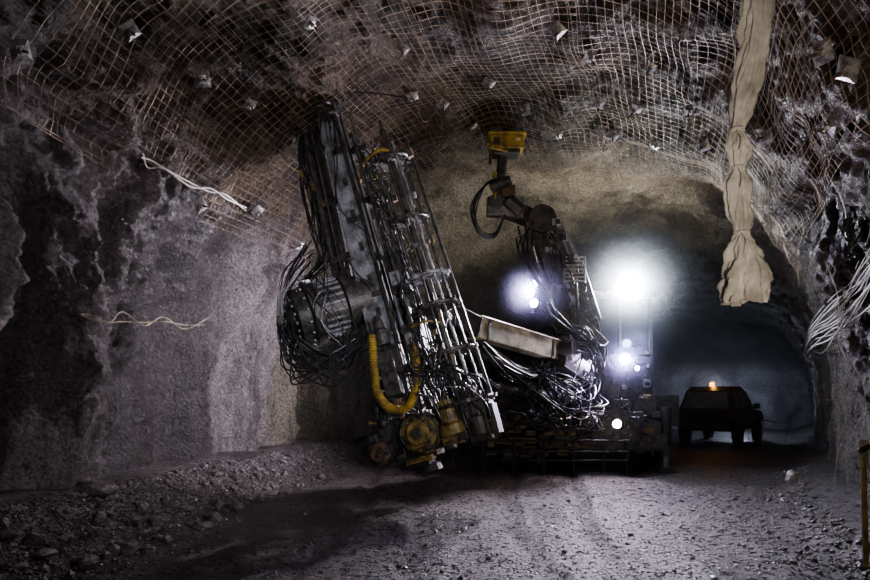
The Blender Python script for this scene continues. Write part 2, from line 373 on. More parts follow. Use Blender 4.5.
for v,rr,kk in ((3.95,.25,'dark'),(3.0,.26,'dark'),(2.1,.30,'steel'),(1.65,.33,'dark'),(.95,.37,'dark'),(.2,.42,'dark')):
    b=MB(); c=L(CU-.15*v/4.4,v,CW)
    b.cyl(c-A*.03,c+A*.03,rr*.8,kk,28); b.torus(c,A,rr,.026,kk)
    for i in range(10):
        a=i/10*6.283; d=S*math.cos(a)+Nn*math.sin(a); b.beam(c+d*rr*.6,c+d*(rr+.05),.05,.05,kk,up=A)
    b.obj('carousel_plate',car)
for i in range(9):
    a=i/9*6.283+.2; d=S*math.cos(a)+Nn*math.sin(a); b=MB(); rr=.32
    v1=4.15 if i%3 else 3.7
    top=L(CU-.15,v1,CW)+d*rr*.65
    b.cyl(L(CU,-.1,CW)+d*rr,top,.016,'steel' if i%3==1 else 'dark',8)
    b.lathe(top,top+A*.12,[(0,.03),(.4,.03),(.5,.018),(1,.016)],'rust',8)
    b.obj('bolt_rod',car,smooth=True)
for u,w,v0,v1 in ((1.28,-.1,.15,4.3),(.58,.3,-.1,4.5)):
    b=MB(); b.cyl(L(u,v0,w),L(u-.24,v1,w),.026,'dark',8)
    b.obj('guide_rail',car,smooth=True)
for v,r_ in ((3.9,.022),(1.3,.02)):
    b=MB(); b.tube(cat_rom([L(.2,v,.0),L(.4,v+.12,.25),L(.7,v+.15,.38),L(.9,v+.08,.3)],5),r_,'ydark' if v<3 else 'yellow',8)
    b.obj('gripper_arm',car,label='grimy yellow gripper arm')
b=MB()
lbox(b,-.42,.35,-.42,.25,-.25,.22,'dark'); lbox(b,-.25,.2,-.52,-.42,-.15,.2,'dark')
b.lathe(L(.2,-.05,.15),L(.2,-.05,.42),[(0,.32),(.3,.32),(.35,.27),(.7,.27),(.75,.17),(1,.17)],'ydark',28)
b.torus(L(.2,-.05,.33),Nn,.28,.02,'dark'); b.cyl(L(.2,-.05,.40),L(.2,-.05,.46),.08,'dark',16)
for i in range(8):
    a=i*.785; d=S*math.cos(a)+A*math.sin(a); b.cyl(L(.2,-.05,.38)+d*.21,L(.2,-.05,.42)+d*.21,.02,'dark',6)
lbox(b,.3,1.3,-.34,.1,-.2,.22,'dark'); lbox(b,.5,.8,-.34,-.2,.18,.34,'ydark'); lbox(b,.9,1.2,-.38,.3,.1,.35,'dark')
lbox(b,-.1,.3,-.46,-.38,.1,.36,'ydark'); lbox(b,.45,1.25,.1,.22,-.3,.3,'dark'); lbox(b,.55,.95,-.15,.1,.22,.36,'dark')
b.lathe(L(.68,-.2,.3),L(.68,.3,.3),[(0,.19),(.3,.19),(.35,.14),(1,.13)],'ydark',20); b.lathe(L(1.05,-.3,.25),L(1.05,.35,.25),[(0,.16),(.4,.16),(.45,.12),(1,.12)],'dark',16)
lbox(b,-.66,-.3,-.38,.05,-.1,.2,'dark'); b.lathe(L(-.5,-.2,.1),L(-.5,-.2,.34),[(0,.18),(.5,.18),(.6,.1),(1,.1)],'rust',16)
for i in range(60):
    u=R(-.6,1.25); v=R(-.42,.45); lbox(b,u,u+R(.03,.14),v,v+R(.03,.12),.2,R(.25,.40),random.choice(['dark','dark','dark','dark','rust','ydark','ydark']))
b.obj('drill_head',feed,bevel=.012,label='dark drill head block with grimy yellow castings')
b=MB(); b.lathe(L(.1,-.5,.0),L(.1,-.62,.0),[(0,.14),(.3,.2),(1,.22)],'rubber',20)
b.obj('foot_pad',feed)
b=MB(); a0=P(294,318,9.0); a1=P(388,292,9.45)
b.lathe(a0,a1,[(0,.05),(0,.36),(.02,.42),(.14,.44),(.15,.5),(.24,.5),(.25,.42),(.5,.42),(.51,.48),(.58,.48),(.59,.38),(1,.36)],'dark',40)
ax=(a1-a0).normalized(); xo=ax.orthogonal().normalized(); yo=ax.cross(xo)
b.lathe(a0-ax*.1,a0,[(0,.01),(0,.2),(.5,.24),(1,.24)],'dark',24)
for i in range(24):
    a=i/24*6.283; d=(xo*math.cos(a)+yo*math.sin(a)); b.beam(a0.lerp(a1,.26)+d*.43,a0.lerp(a1,.49)+d*.43,.04,.03,'steel',up=d)
for i in range(16):
    a=i/16*6.283; d=(xo*math.cos(a)+yo*math.sin(a)); b.cyl(a0+d*.33-ax*.03,a0+d*.33+ax*.04,.025,'steel',6)
    b.cyl(a0+ax*.15+d*.46,a0+ax*.19+d*.46,.02,'bright',6); b.cyl(a0+ax*.33+d*.46,a0+ax*.38+d*.46,.02,'bright',6)
b.obj('rotary_actuator',feed,smooth=True,bevel=.006,label='large round rotary actuator with bolted flanges')
def spiral(pts,r,name,par):
    b=MB(); c=cat_rom(pts,22); rs=[r*(1+.14*(1 if i%2 else -1)) for i in range(len(c))]; b.tube(c,rs,'yellow',12); return b.obj(name,par,smooth=False,label='yellow ribbed spiral hose')
spiral([P(372,335,8.65),P(374,365,8.55),P(377,392,8.5),P(390,408,8.4),P(406,408,8.4),P(415,392,8.4),P(416,368,8.5),P(414,345,8.65)],.06,'spiral_hose',feed)
def hoses(name,par,specs,k='hose'):
    b=MB()
    for pts,r in specs: b.tube(pts,r,k,7)
    return b.obj(name,par,smooth=True)
sp=[]
for i in range(38):
    a=jit(P(R(282,298),R(300,345),9.0),.05); c=jit(P(R(325,368),R(334,352),8.8),.06); m1=P(R(280,302),R(330,368),R(8.7,9.1)); m2=P(R(292,345),R(352,388),R(8.7,9.1))
    sp.append((cat_rom([a,m1,m2,c],8),R(.007,.014)))
for i in range(12):
    a=P(R(280,292),R(270,290),8.9); sp.append((cat_rom([P(R(304,316),R(240,262),9.2),a,P(R(276,284),R(295,320),8.85),P(R(280,292),R(330,350),8.85),P(R(305,330),R(352,372),8.9)],7),R(.007,.013)))
for i in range(6):
    sp.append((cat_rom([P(R(306,325),R(240,265),9.0),P(R(300,335),R(275,292),8.65),P(R(310,345),R(300,330),8.6),P(R(330,365),R(328,350),8.8)],7),R(.007,.011)))
hoses('actuator_hoses',feed,sp)
sp=[]
for i in range(14):
    u=R(-.74,-.5); pts=[L(u+.2,FL-.3,R(-.1,.1))]
    for v in (4.6,4.0,3.4,2.9): pts.append(L(u+R(-.1,.04)+.04*(v-3.4),v,R(.0,.15)))
    pts.append(jit(P(302,285,9.0),.08)); sp.append((cat_rom(pts,6),R(.009,.016)))
for i in range(2):
    sp.append((cat_rom([L(R(-.2,.1),4.9,.12),L(R(-.35,.1),4.2,R(.15,.25)),L(R(-.3,.2),3.5,R(.15,.25)),L(R(-.3,.3),2.8,R(.2,.3)),L(R(-.1,.3),2.2,.1)],7),R(.007,.011)))
hoses('feed_hose_bundle',feed,sp)
sp=[]
for i in range(30):
    u=R(.32,.55); v=R(.8,4.4); u2=R(.34,.68); v2=v-R(.4,1.0)
    sp.append((cat_rom([L(u,v,.1),L(u+R(-.02,.2),v-R(.0,.3),R(.25,.4)),L(u2+R(.0,.15),v2+.1,R(.25,.4)),L(u2,v2,.1)],6),R(.007,.013)))
for i in range(26):
    u=R(.2,1.1); v=R(.2,1.2); u2=R(.3,1.25); sp.append((cat_rom([L(u,v,.2),L(u+R(-.2,.2),v+R(.0,.3),R(.4,.6)),L(u2,R(.0,.8),R(.4,.6)),L(u2,R(-.3,.1),.2)],6),R(.007,.013)))
hoses('carousel_hoses',car,sp)
sp=[]
for i in range(12):
    s0=L(R(-.2,.3),FL-R(.1,.5),R(0,.2)); e0=s0+S*R(-.9,1.0)+A*R(-.8,-.05)+Nn*.1
    sp.append((cat_rom([s0,s0+A*R(.1,.2)+S*R(-.2,.2),(s0+e0)/2+A*R(.1,.2),e0],6),R(.007,.012)))
hoses('top_hoses',feed,sp)
b=MB()
for i in range(60):
    u=R(.3,1.15) if i%3 else R(-.64,-.45);v=R(.3,4.4); s1=R(.02,.07);s2=R(.03,.12); w=R(.05,.3)
    lbox(b,u,u+s1,v,v+s2,w,w+s1,random.choice(['dark','dark','dark','steel','rust','ydark','rust']))
b.obj('valve_fittings',feed,kind='stuff')
# main boom
b=MB(); B0=P(440,312,9.9); B1=P(474,328,10.3); B2=P(554,351,11.9); B3=P(600,385,13.3)
b.beam(B0,B1,.38,.36,'dark'); b.beam(B1,B2,.30,.36,'cream'); b.beam(B1+Vector((0,0,.19)),B2+Vector((0,0,.19)),.38,.03,'cream')
for t in (.08,.88): b.beam(B1.lerp(B2,t)-Vector((.0,0,0)),B1.lerp(B2,t+.03),.33,.39,'dark')
b.beam(B2,B3,.6,.65,'dark'); b.cyl(B0+Vector((-.25,0,0)),B0+Vector((.25,0,0)),.28,'dark',20); b.cyl(B2+Vector((-.35,.1,0)),B2+Vector((.35,-.1,0)),.2,'dark',18)
b.beam(P(400,306,9.6),B0,.45,.4,'dark')
boom=b.obj('main_boom',rig,bevel=.02,label='cream painted box-section boom arm')
b=MB(); b.cyl(P(470,350,10.2),P(540,378,11.6),.085,'dark',14); b.cyl(P(450,342,9.9),P(470,350,10.2),.05,'chrome',12); b.lathe(P(540,378,11.6),P(552,383,11.9),[(0,.12),(1,.12)],'dark',14)
b.obj('boom_cylinder',boom,smooth=True)
b=MB(); b.cyl(P(500,388,10.9),P(590,403,12.6),.1,'dark',14); b.cyl(P(478,375,10.4),P(500,388,10.9),.055,'chrome',12)
b.obj('boom_cylinder',boom,smooth=True)
sp=[]
for i in range(60):
    a=jit(P(R(505,560),R(358,380),R(11,11.8)),.08); c=jit(P(R(560,606),R(355,400),R(12,12.8)),.1); m=P(R(495,585),R(380,430),R(11,12)); m2=P(R(530,606),R(382,432),R(11.5,12.3))
    sp.append((cat_rom([a,m,m2,c],7),R(.010,.018)))
for i in range(6):
    sp.append((hang(jit(P(484,345,10.2),.08),jit(P(555,370,11.8),.08),R(.2,.5),j=.1),R(.012,.018)))
hoses('boom_hoses',boom,sp)
sp=[]
for i in range(24):
    a=P(R(545,580),R(325,350),12.0); c=P(R(585,606),R(375,408),12.3); sp.append((cat_rom([a,P(R(568,592),R(325,350),12),P(R(592,606),R(345,375),12.1),c],7),R(.014,.022)))
hoses('boom_hoses',boom,sp)
# second boom
b=MB()
C0=P(590,385,13.2); C1=P(573,320,12.6); C2=P(540,222,11.9); C3=P(505,208,11.6)
b.beam(C0,C1,.8,.75,'dark',up=(0,1,0)); b.beam(C1,C2,.6,.5,'dark',up=(0,1,0),w2=.46,h2=.42); b.beam(C1+Vector((.1,-.28,0)),C2+Vector((.06,-.24,0)),.14,.05,'steel',up=(0,1,0))
b.cyl(C2+Vector((0,-.3,0)),C2+Vector((0,.3,0)),.27,'dark',20); b.cyl(C3+Vector((-.35,0,.02)),C3+Vector((.35,0,-.02)),.2,'dark',20)
b.cyl(C3+Vector((.2,-.3,.0)),C3+Vector((.2,.1,.0)),.16,'steel',18); b.cyl(C3+Vector((-.2,-.28,.05)),C3+Vector((-.2,.1,.05)),.14,'dark',18)
b.beam(C2,C3,.3,.3,'dark'); b.beam(C1+Vector((-.3,0,.1)),C1+Vector((.45,-.1,-.7)),.6,.6,'dark')
for i in range(60):
    q=C1.lerp(C2,i/60)+Vector((R(-.34,.34),-.28,R(-.1,.1))); b.box(q,(R(.05,.18),.12,R(.05,.18)),random.choice(['dark','dark','dark','rust','steel']))
b2=b.obj('secondary_boom',rig,bevel=.012,label='dark upright boom crowded with hydraulic cylinders')
for off in (-.34,.34,.5):
    b=MB(); o=Vector((off,-.1,0)); b.cyl(C1+o,C1.lerp(C2,.6)+o,.075,'dark',14); b.cyl(C1.lerp(C2,.6)+o,C2+o*.8,.035,'chrome',10); b.obj('boom_cylinder',b2,smooth=True)
b=MB()
b.beam(P(499,207,11.5),P(500,180,11.5),.22,.22,'dark',up=(0,1,0)); b.cyl(P(491,188,11.3),P(510,180,11.3),.1,'dark',14)
b.cyl(P(500,182,11.5),P(503,158,11.5),.1,'dark',14); b.cyl(P(495,172,11.35),P(495,200,11.35),.04,'yellow',10); b.box(P(508,192,11.4),(.25,.2,.22),'rust'); b.cyl(P(508,200,11.3),P(522,212,11.3),.13,'dark',14)
b.obj('boom_wrist',b2,bevel=.01)
b=MB(); c=P(506,146,11.4)
b.box(c,(.62,.45,.24),'yellow'); b.box(c+Vector((0,0,.15)),(.7,.52,.05),'yellow'); b.box(c+Vector((0,0,-.15)),(.5,.35,.08),'dark'); b.box(c+Vector((-.2,-.24,0)),(.12,.02,.14),'dark')
b.beam(c+Vector((-.35,-.24,-.12)),c+Vector((.0,-.24,-.2)),.04,.03,'yellow'); b.box(c+Vector((.2,-.24,.03)),(.1,.02,.06),'cream'); b.cyl(c+Vector((-.3,0,-.15)),c+Vector((-.3,0,-.35)),.03,'dark',8)
b.obj('yellow_box_head',b2,bevel=.02,label='yellow steel box head on top of boom')
sp=[]
for i in range(5):
    j=i*1.3; sp.append((cat_rom([P(499+R(-2,2),178,11.4),P(486-j,184+j,R(11,11.3)),P(476-j,R(202,212),R(11,11.2)),P(480-j*.3,R(228,235),11.1),P(494,R(233,239),11.2),P(505,215,11.3)],8),.015))
for i in range(10):
    a=jit(C2,.2); sp.append((cat_rom([a,jit(C2.lerp(C1,.3),.22)+Vector((0,-.3,0)),jit(C2.lerp(C1,.7),.28)+Vector((0,-.35,0)),jit(C1,.2)],7),R(.012,.020)))
for i in range(8):
    a=P(R(515,535),R(220,240),11.6); sp.append((cat_rom([a,P(R(518,532),R(250,270),11.4),P(R(530,550),R(290,310),11.5),P(R(555,575),R(320,335),12)],7),R(.012,.018)))
hoses('boom_hoses',b2,sp)
# chassis
rotc=Matrix.Rotation(math.radians(-14),3,'Z')
ctr=Vector((3.6,13.0,0))
def G(x,y,z): return ctr+rotc@Vector((x,y,z))
def gbox(b,c,sz,k='dark'): b.box(G(*c),sz,k,rot=rotc)
b=MB()
gbox(b,(0,3.2,1.0),(1.7,7.2,.5)); gbox(b,(0,.2,.85),(2.4,1.0,.35)); gbox(b,(0,5.6,1.6),(2.2,3.0,1.0),'dark'); gbox(b,(0,5.6,2.14),(2.1,2.9,.06),'dark')
gbox(b,(-.9,1.2,1.4),(.7,1.6,.55),'dark'); gbox(b,(.95,1.4,1.35),(.5,1.8,.4),'dark'); gbox(b,(-.1,.8,1.5),(1.0,1.4,.7),'dark'); gbox(b,(-1.7,.9,1.0),(1.0,1.2,.7),'dark'); gbox(b,(-2.1,.6,.75),(.8,.8,.5),'dark')
gbox(b,(0,-.35,.62),(2.6,.12,.35),'dark'); gbox(b,(-1.5,-.2,.6),(.9,.6,.08),'dark')
for x in (-1.9,-1.6,-1.3): gbox(b,(x,-.5,.5),(.05,.05,.5),'dark')
for i in range(110):
    x=R(-2.4,1.1); gbox(b,(x,R(-.4,.1),R(.4,1.6)),(R(.04,.3),R(.1,.3),R(.03,.2)),random.choice(['dark','dark','dark','ydark','rust','dark']))
ch=b.obj('chassis',rig,bevel=.012)
sp=[]
for i in range(60):
    a=G(R(-2.4,1.1),R(-.7,-.4),R(.7,1.6)); c=G(R(-2.4,1.1),R(-.7,-.4),R(.5,1.5)); 
    if (a-c).length<1.3: sp.append((hang(a,c,R(.05,.35),j=.08),R(.010,.018)))
hoses('chassis_hoses',ch,sp)
def wheel(c,r,w,name='wheel',par=None,axis=None):
    b=MB(); axis=(axis or (rotc@Vector((1,0,0)))).normalized(); a=c-axis*w/2; e=c+axis*w/2
    b.lathe(a,e,[(0,.01),(0,r*.55),(.02,r*.9),(.12,r),(.88,r),(.98,r*.9),(1,r*.55),(1,.01)],'rubber',36)
    xo=axis.orthogonal().normalized(); yo=axis.cross(xo)
    for i in range(24):
        t=i/24*6.283; d=xo*math.cos(t)+yo*math.sin(t); b.beam(c+d*r-axis*w*.45,c+d*r+axis*w*.45,.06*r/.55,.06,'rubber',up=d)
    o=b.obj(name,par,smooth=False)
    b=MB(); b.lathe(a-axis*.01,e+axis*.01,[(0,.01),(0,r*.5),(.1,r*.45),(.12,r*.2),(.88,r*.2),(.9,r*.45),(1,r*.5),(1,.01)],'dark',24); 
    q=b.obj('hub',o); return o
for x in (-1.15,1.15):
    for y in (1.6,5.0): 
        g=G(x,y,0); wheel(Vector((g.x,g.y,fz(g.x,g.y)+.6)),.6,.42,'wheel',rig)
for x in (-1.3,1.3):
    b=MB(); g=G(x,-.25,0); z0=fz(g.x,g.y)
    b.cyl(Vector((g.x,g.y,.55)),Vector((g.x,g.y,1.35)),.1,'dark',14); b.cyl(Vector((g.x,g.y,z0+.05)),Vector((g.x,g.y,.6)),.06,'steel',12); b.lathe(Vector((g.x,g.y,z0-.01)),Vector((g.x,g.y,z0+.1)),[(0,.24),(.4,.24),(1,.1)],'dark',18)
    b.obj('stabilizer_jack',rig)
b=MB()
for z in (.28,.46,.68): b.cyl(Vector((.95,12.1,z)),Vector((3.9,12.05,z)),.02,'dark',8)
for x in (.97,1.6,2.2,2.8,3.4,3.88): b.cyl(Vector((x,12.1,fz(x,12.1)-.02)),Vector((x,12.08,.7)),.022,'dark',8)
for i in range(60): b.box((R(1.0,3.3),R(12.3,12.6),R(.3,1.1)),(R(.06,.3),R(.1,.3),R(.03,.14)),random.choice(['dark','dark','dark','rust','ydark']))
b.obj('front_guard_rail',rig)
# cab
b=MB()
b.box((4.2,14.6,1.75),(1.45,2.0,.9),'dark'); b.box((4.2,13.62,2.1),(1.4,.06,.75),'dark'); b.box((4.2,14.6,3.88),(1.6,2.1,.12),'dark')
for x in (3.5,4.9):
    for y in (13.65,15.5): b.beam((x,y,2.0),(x,y,3.85),.09,.09,'dark',up=(0,1,0))
b.beam((4.2,13.62,2.45),(4.2,13.62,3.85),.06,.06,'dark',up=(0,1,0)); b.box((4.2,15.5,2.9),(1.35,.06,1.7),'dark'); b.box((4.2,14.9,2.5),(.5,.5,.9),'rubber')
for i in range(44): b.box((R(3.45,4.9),13.56,R(1.3,2.6)),(R(.05,.22),.1,R(.05,.18)),random.choice(['dark','dark','steel','rust','dark']))
for i in range(7): b.cyl((3.3-.0,13.4+i*.02,1.9+i*.26),(3.48,13.6,1.9+i*.26),.02,'bright',6)
for i in range(5): b.box((3.62+i*.29,13.55,3.9),(.12,.1,.1),'steel')
b.box((5.2,14.2,1.25),(.6,1.4,.7),'dark')
cab=b.obj('operator_cab',rig,bevel=.012,label='dark canopy cab crowded with small fittings')
b=MB(); b.box((4.2,13.66,3.15),(1.3,.02,1.3),'dglass'); b.obj('cab_window',cab)
b=MB()
for z in range(7): b.cyl(P(564,257+z*4,11.9),P(585,257+z*4,11.9),.014,'bright',6)
b.cyl(P(564,256,11.9),P(564,283,11.9),.018,'bright',6); b.cyl(P(585,256,11.9),P(585,283,11.9),.018,'bright',6); b.cyl(P(576,283,11.9),P(580,345,12.4),.03,'dark',8)
b.obj('light_guard_grille',rig,label='small bright steel grille')
def lamp(px,py,d,r,m,par=rig,aim=(0,-1,0)):
    c=P(px,py,d); aim=Vector(aim).normalized(); b=MB()
    b.lathe(c-aim*.14,c,[(0,r*.5),(.3,r*.95),(1,r*1.12)],'dark',20); b.torus(c,aim,r*1.1,.015,'dark'); b.beam(c-aim*.07,c-aim*.07-Vector((0,0,r*2.2)),.04,.04,'dark',up=(0,1,0))
    o=b.obj('work_lamp',par,smooth=True)
    b=MB(); b.cyl(c+aim*.0,c+aim*.012,r*.95,m,20); b.obj('lens',o); return c+aim*.08
def light(kind,loc,aim,power,color,size=.1,ang=150,blend=.6,name='lamp_and_fill_light'):
    l=bpy.data.lights.new(name,kind); l.energy=power; l.color=color
    if kind=='SPOT': l.spot_size=math.radians(ang); l.spot_blend=blend; l.shadow_soft_size=size
    elif kind=='AREA': l.shape='DISK'; l.size=size
    else: l.shadow_soft_size=size
    o=bpy.data.objects.new(name,l); COL.objects.link(o); o.location=loc
    o.rotation_euler=(Vector(aim)-Vector(loc)).to_track_quat('-Z','Y').to_euler(); return o
lamp(630,286,13.2,.22,'lampA')
b=MB(); b.beam(P(630,300,13.3),P(630,306,13.6),.08,.08,'dark'); b.beam(P(612,298,13.3),P(650,298,13.3),.06,.06,'dark'); b.obj('lamp_bracket',rig)
lamp(625,359,12.9,.12,'lampB'); lamp(637,368,12.9,.05,'lampB')
lamp(534,284,11.5,.07,'lampC',aim=(-.3,-1,0)); lamp(534,303,11.5,.08,'lampC',aim=(-.5,-1,-.2))
lamp(617,424,12.1,.09,'lampD')
light('SPOT',P(630,287,12.95),(-3.0,3,1.6),2700,(.93,.88,1),.3,105,1.)
light('SPOT',P(625,359,12.7),(-1.0,3,.4),950,(.74,.6,1),.15,130,.9)
light('SPOT',P(533,290,11.2),(-4.6,7.5,2.3),2100,(.92,.82,1),.06,140,.9)
light('SPOT',P(617,424,11.9),(1,5,0),90,(1,.75,.65),.05,150,.5)
light('SPOT',P(630,276,12.9),(3.2,16,7),720,(1,.93,.8),.2,150,.7)
light('POINT',P(640,340,13.2),(0,0,0),90,(.55,.6,1),.1)  # added light on the cab front, no lamp body here
light('POINT',P(585,372,11.6),(0,0,0),40,(.7,.62,1),.06)  # added spill light for the carrier, without a lamp of its own
light('SPOT',(-1.0,11.0,1.4),(-3.6,11.0,2.4),360,(.97,.88,1),.06,150,1.)  # added raking light low on the left wall, no lamp there
light('SPOT',(-2.2,10.0,4.2),(-4.6,6.4,2.6),330,(.95,.85,1),.05,110,1.)  # unseen spot beside the feed, added to rake the left wall
# unseen lights added near the camera for roof, wall and rig
light('SPOT',(1.8,1.0,1.0),(2.0,10.4,6.0),760,(1,.82,.62),.05,72,1.,'unseen_light')
light('SPOT',(3.9,3.2,3.2),(-4.2,9.0,2.4),1250,(1,.87,.94),.08,56,1.,'unseen_light')
light('SPOT',(2.0,.5,2.6),(-.9,9,3.4),760,(.72,.83,1),.12,42,1.,name='unseen_light')
light('AREA',(1.2,-1.5,2.4),(.5,8,1.0),40,(1,.9,.92),.8,name='unseen_light')
light('POINT',(13.2,26.2,1.5),(0,0,0),150,(.66,.73,1),.2,name='drift_fill')  # unseen light added to brighten the far wall

# ---------------- utility vehicle ----------------
vrot=Matrix.Rotation(math.radians(-40),3,'Z'); vc=Vector((10.0,20.9,0)); vc.z=.02
car_e=empty('utility_vehicle',vc,'dark four-wheel-drive utility vehicle with amber roof beacon','vehicle')
def V(x,y,z): return vc+vrot@Vector((x,y,z))
def extr(b,prof,x0,x1,k):
    n=len(prof); vs=[V(x0,y,z) for y,z in prof]+[V(x1,y,z) for y,z in prof]
    b.add(vs,[tuple(range(n)),tuple(range(n,2*n))[::-1]]+[(i,i+n,(i+1)%n+n,(i+1)%n) for i in range(n)],k)
b=MB(); extr(b,[(-1.95,.42),(-2.12,.55),(-2.15,.95),(-2.02,1.1),(1.0,1.1),(1.9,1.02),(2.1,.85),(2.12,.55),(1.95,.42)],-.88,.88,'carpaint')
body=b.obj('body',car_e,bevel=.08)
b=MB(); bt=[(-1.98,1.08),(-1.72,1.72),(-1.45,1.86),(-.1,1.88),(.25,1.76),(.98,1.08)]; nb=len(bt)
ins=lambda z: .22*(z-1.08)/.8
vs=[V(-.86+ins(z),y,z) for y,z in bt]+[V(.86-ins(z),y,z) for y,z in bt]
b.add(vs,[tuple(range(nb)),tuple(range(nb,2*nb))[::-1]]+[(i,i+nb,(i+1)%nb+nb,(i+1)%nb) for i in range(nb)],'carpaint'); b.obj('cabin',car_e,bevel=.05)
for sx in (-1,1):
    for y0,y1,ys0,ys1 in ((-1.8,-1.0,-1.6,-1.0),(-.9,-.15,-.9,-.15),(-.05,.75,-.05,.22)):
        b=MB(); xx=lambda z: sx*(.875-ins(z))
        b.add([V(xx(1.18),y0,1.18),V(xx(1.18),y1,1.18),V(xx(1.7),ys1,1.7),V(xx(1.7),ys0,1.7)],[(0,1,2,3)],'glass'); b.obj('side_window',car_e)
b=MB(); b.add([V(-.7,-1.97,1.16),V(.7,-1.97,1.16),V(.6,-1.76,1.68),V(-.6,-1.76,1.68)],[(0,1,2,3)],'glass'); b.obj('rear_window',car_e)
b=MB(); b.box(V(0,-2.17,.6),(1.6,.1,.16),'dark',rot=vrot); b.obj('bumper',car_e)
for sx in (-.76,.76):
    b=MB(); b.box(V(sx,-2.14,.95),(.14,.06,.25),'red',rot=vrot); b.obj('tail_light',car_e)
    b=MB(); b.box(V(sx*1.25,.65,1.2),(.2,.1,.18),'carpaint',rot=vrot); b.obj('wing_mirror',car_e)
    for y in (-1.35,1.35):
        g=V(sx*1.08,y,.38); g.z=fz(g.x,g.y)+.37; wheel(g,.38,.24,'wheel',car_e,vrot@Vector((1,0,0)))
b=MB(); c=V(0,-1.2,1.87); b.lathe(c,c+Vector((0,0,.14)),[(0,.08),(.6,.08),(1,.05)],'amber',14); b.obj('beacon',car_e)
light('POINT',V(0,-1.2,2.15),(0,0,0),14,(1,.4,.05),.05,name='beacon_light')
b=MB(); d=19.5
bz=[P(762,420,d),P(787,424,d)]
b.tube([bz[0],bz[1]],.02,'white',6); b.tube([bz[0],Vector((bz[0].x,d,fz(bz[0].x,d)))],.02,'white',6); b.tube([bz[1],Vector((bz[1].x,d,fz(bz[1].x,d)))],.02,'white',6); b.tube([bz[0]-Vector((0,0,.25)),bz[1]-Vector((0,0,.25))],.015,'white',6)
b.obj('barrier_frame',label='thin pale tubular barrier frame beside the vehicle',cat='barrier')

# ---------------- ventilation duct (collapsed) ----------------
DP=[(760,-25,14),(758,20,14),(754,50,13),(747,85,12),(742,112,10),(737,130,6),(738,141,10),(739,152,11),(738,168,6),(737,182,10),(738,205,11),(741,222,9),(742,233,6.5),(743,245,12),(745,262,17),(747,282,21),(749,302,21)]
dd=5.9; vs=[];seg=96; ctrs=cat_rom([P(a,b_,dd) for a,b_,c in DP],8); rads=[v.x for v in cat_rom([Vector((c/F*dd,0,0)) for a,b_,c in DP],8)]
nC=len(ctrs)
for i,(c,r) in enumerate(zip(ctrs,rads)):
    for j in range(seg):
        a=2*math.pi*j/seg; tw=i*.07
        pl=1+.14*math.sin(6*a+tw*2)+.08*math.sin(11*a-tw)+.16*noise.noise(Vector((math.cos(a+tw)*5,math.sin(a+tw)*5,i*.05)))*2+.24*noise.noise(Vector((math.cos(a)*1.5,math.sin(a)*1.5,i*.10)))+.12*noise.noise(Vector((math.cos(a)*4,math.sin(a)*4,i*.5)))
        low=max(0,(i-nC*.85)/(nC*.15)); zz=low*(.06*noise.noise(Vector((math.cos(a)*1.3,math.sin(a)*1.3,4)))+.02*math.cos(a))
        vs.append(c+Vector((math.cos(a)*r*pl,math.sin(a)*r*pl*.6,zz)))
fs=[(i*seg+j,i*seg+(j+1)%seg,(i+1)*seg+(j+1)%seg,(i+1)*seg+j) for i in range(nC-1) for j in range(seg)]
duct=empty('ventilation_duct',P(750,0,dd),'collapsed off-white fabric ventilation duct tied and hanging from roof','duct')
b=MB(); b.add(vs,fs,'fabric'); o=b.obj('duct_fabric',duct); o.data.polygons.foreach_set('use_smooth',[True]*len(fs))
for q in ((737,130,6),(738,168,6),(742,233,6.5)):
    b=MB(); b.torus(P(q[0],q[1],dd),(0,0,1),q[2]/F*dd*1.0,.012,'white'); b.torus(P(q[0],q[1]+2,dd),(0,.1,1),q[2]/F*dd*1.02,.010,'white')
    b.tube(cat_rom([P(q[0],q[1],dd-.08),P(q[0]+5,q[1]+8,dd-.13),P(q[0]+3,q[1]+20,dd-.12)],5),.006,'white',6); b.obj('tie_rope',duct)
# ---------------- cables on right wall ----------------
CP=[(893,248),(872,266),(857,284),(842,302),(825,320),(803,342)]
b0=MB()
for i in range(12):
    o=i*4.0; fan=(1,1,.95,.8,.6,.35)
    base=[wp(x,y,.16)[0] for x,y in CP]
    pts=[q+Vector((R(-.04,.04),R(-.03,.0),-(o*f)/F*q.y+R(-.06,.06))) for q,f in zip(base,fan)]
    if i%4==0: pts.append(pts[-1]+Vector((R(-.05,.1),0,-R(.1,.3))))
    b0.tube(cat_rom(pts,8),R(.004,.008),'white' if i%3 else 'fabric',8)
b0.obj('cable_bundle',smooth=True,label='bundle of pale cables slung along the tunnel side',cat='cable')
for cp in ([(868,300),(846,330),(828,352),(808,352)],[(838,262),(846,300),(850,340),(862,362)],[(848,190),(856,212),(850,240),(858,258),(868,252)],[(800,345),(790,360),(785,400)]):
    b=MB(); b.tube(cat_rom([wp(x,y,.12)[0] for x,y in cp],8),.007,'white',6); b.obj('cable',label='pale loose cable hanging on tunnel side',cat='cable',smooth=True)
b=MB(); b.tube(cat_rom([wp(x,y,.15)[0] for x,y in ((851,330),(846,400),(838,470))]+[P(828,548,6.2)],6),.004,'rust',5); b.obj('hanging_cord',label='thin cord hanging down the tunnel side',cat='rope')
b=MB(); b.tube([wp(737,2,.02)[0],P(735,60,6.3),P(730,140,6.3)],.005,'white',5); b.obj('hanging_cord',label='thin cord hanging beside the fabric duct',cat='rope')
b=MB(); base=wp(855,218,.1)[0]
for i in range(9): b.box(jit(base,.07)+Vector((0,0,-.05*i+.2)),(R(.05,.1),R(.06,.1),R(.05,.1)),random.choice(['dark','steel','rubber']))
for i in range(8): b.tube(hang(jit(base,.15),jit(base,.15)+Vector((0,0,R(-.5,.1))),R(.1,.35),j=.08),.012,'hose',6)
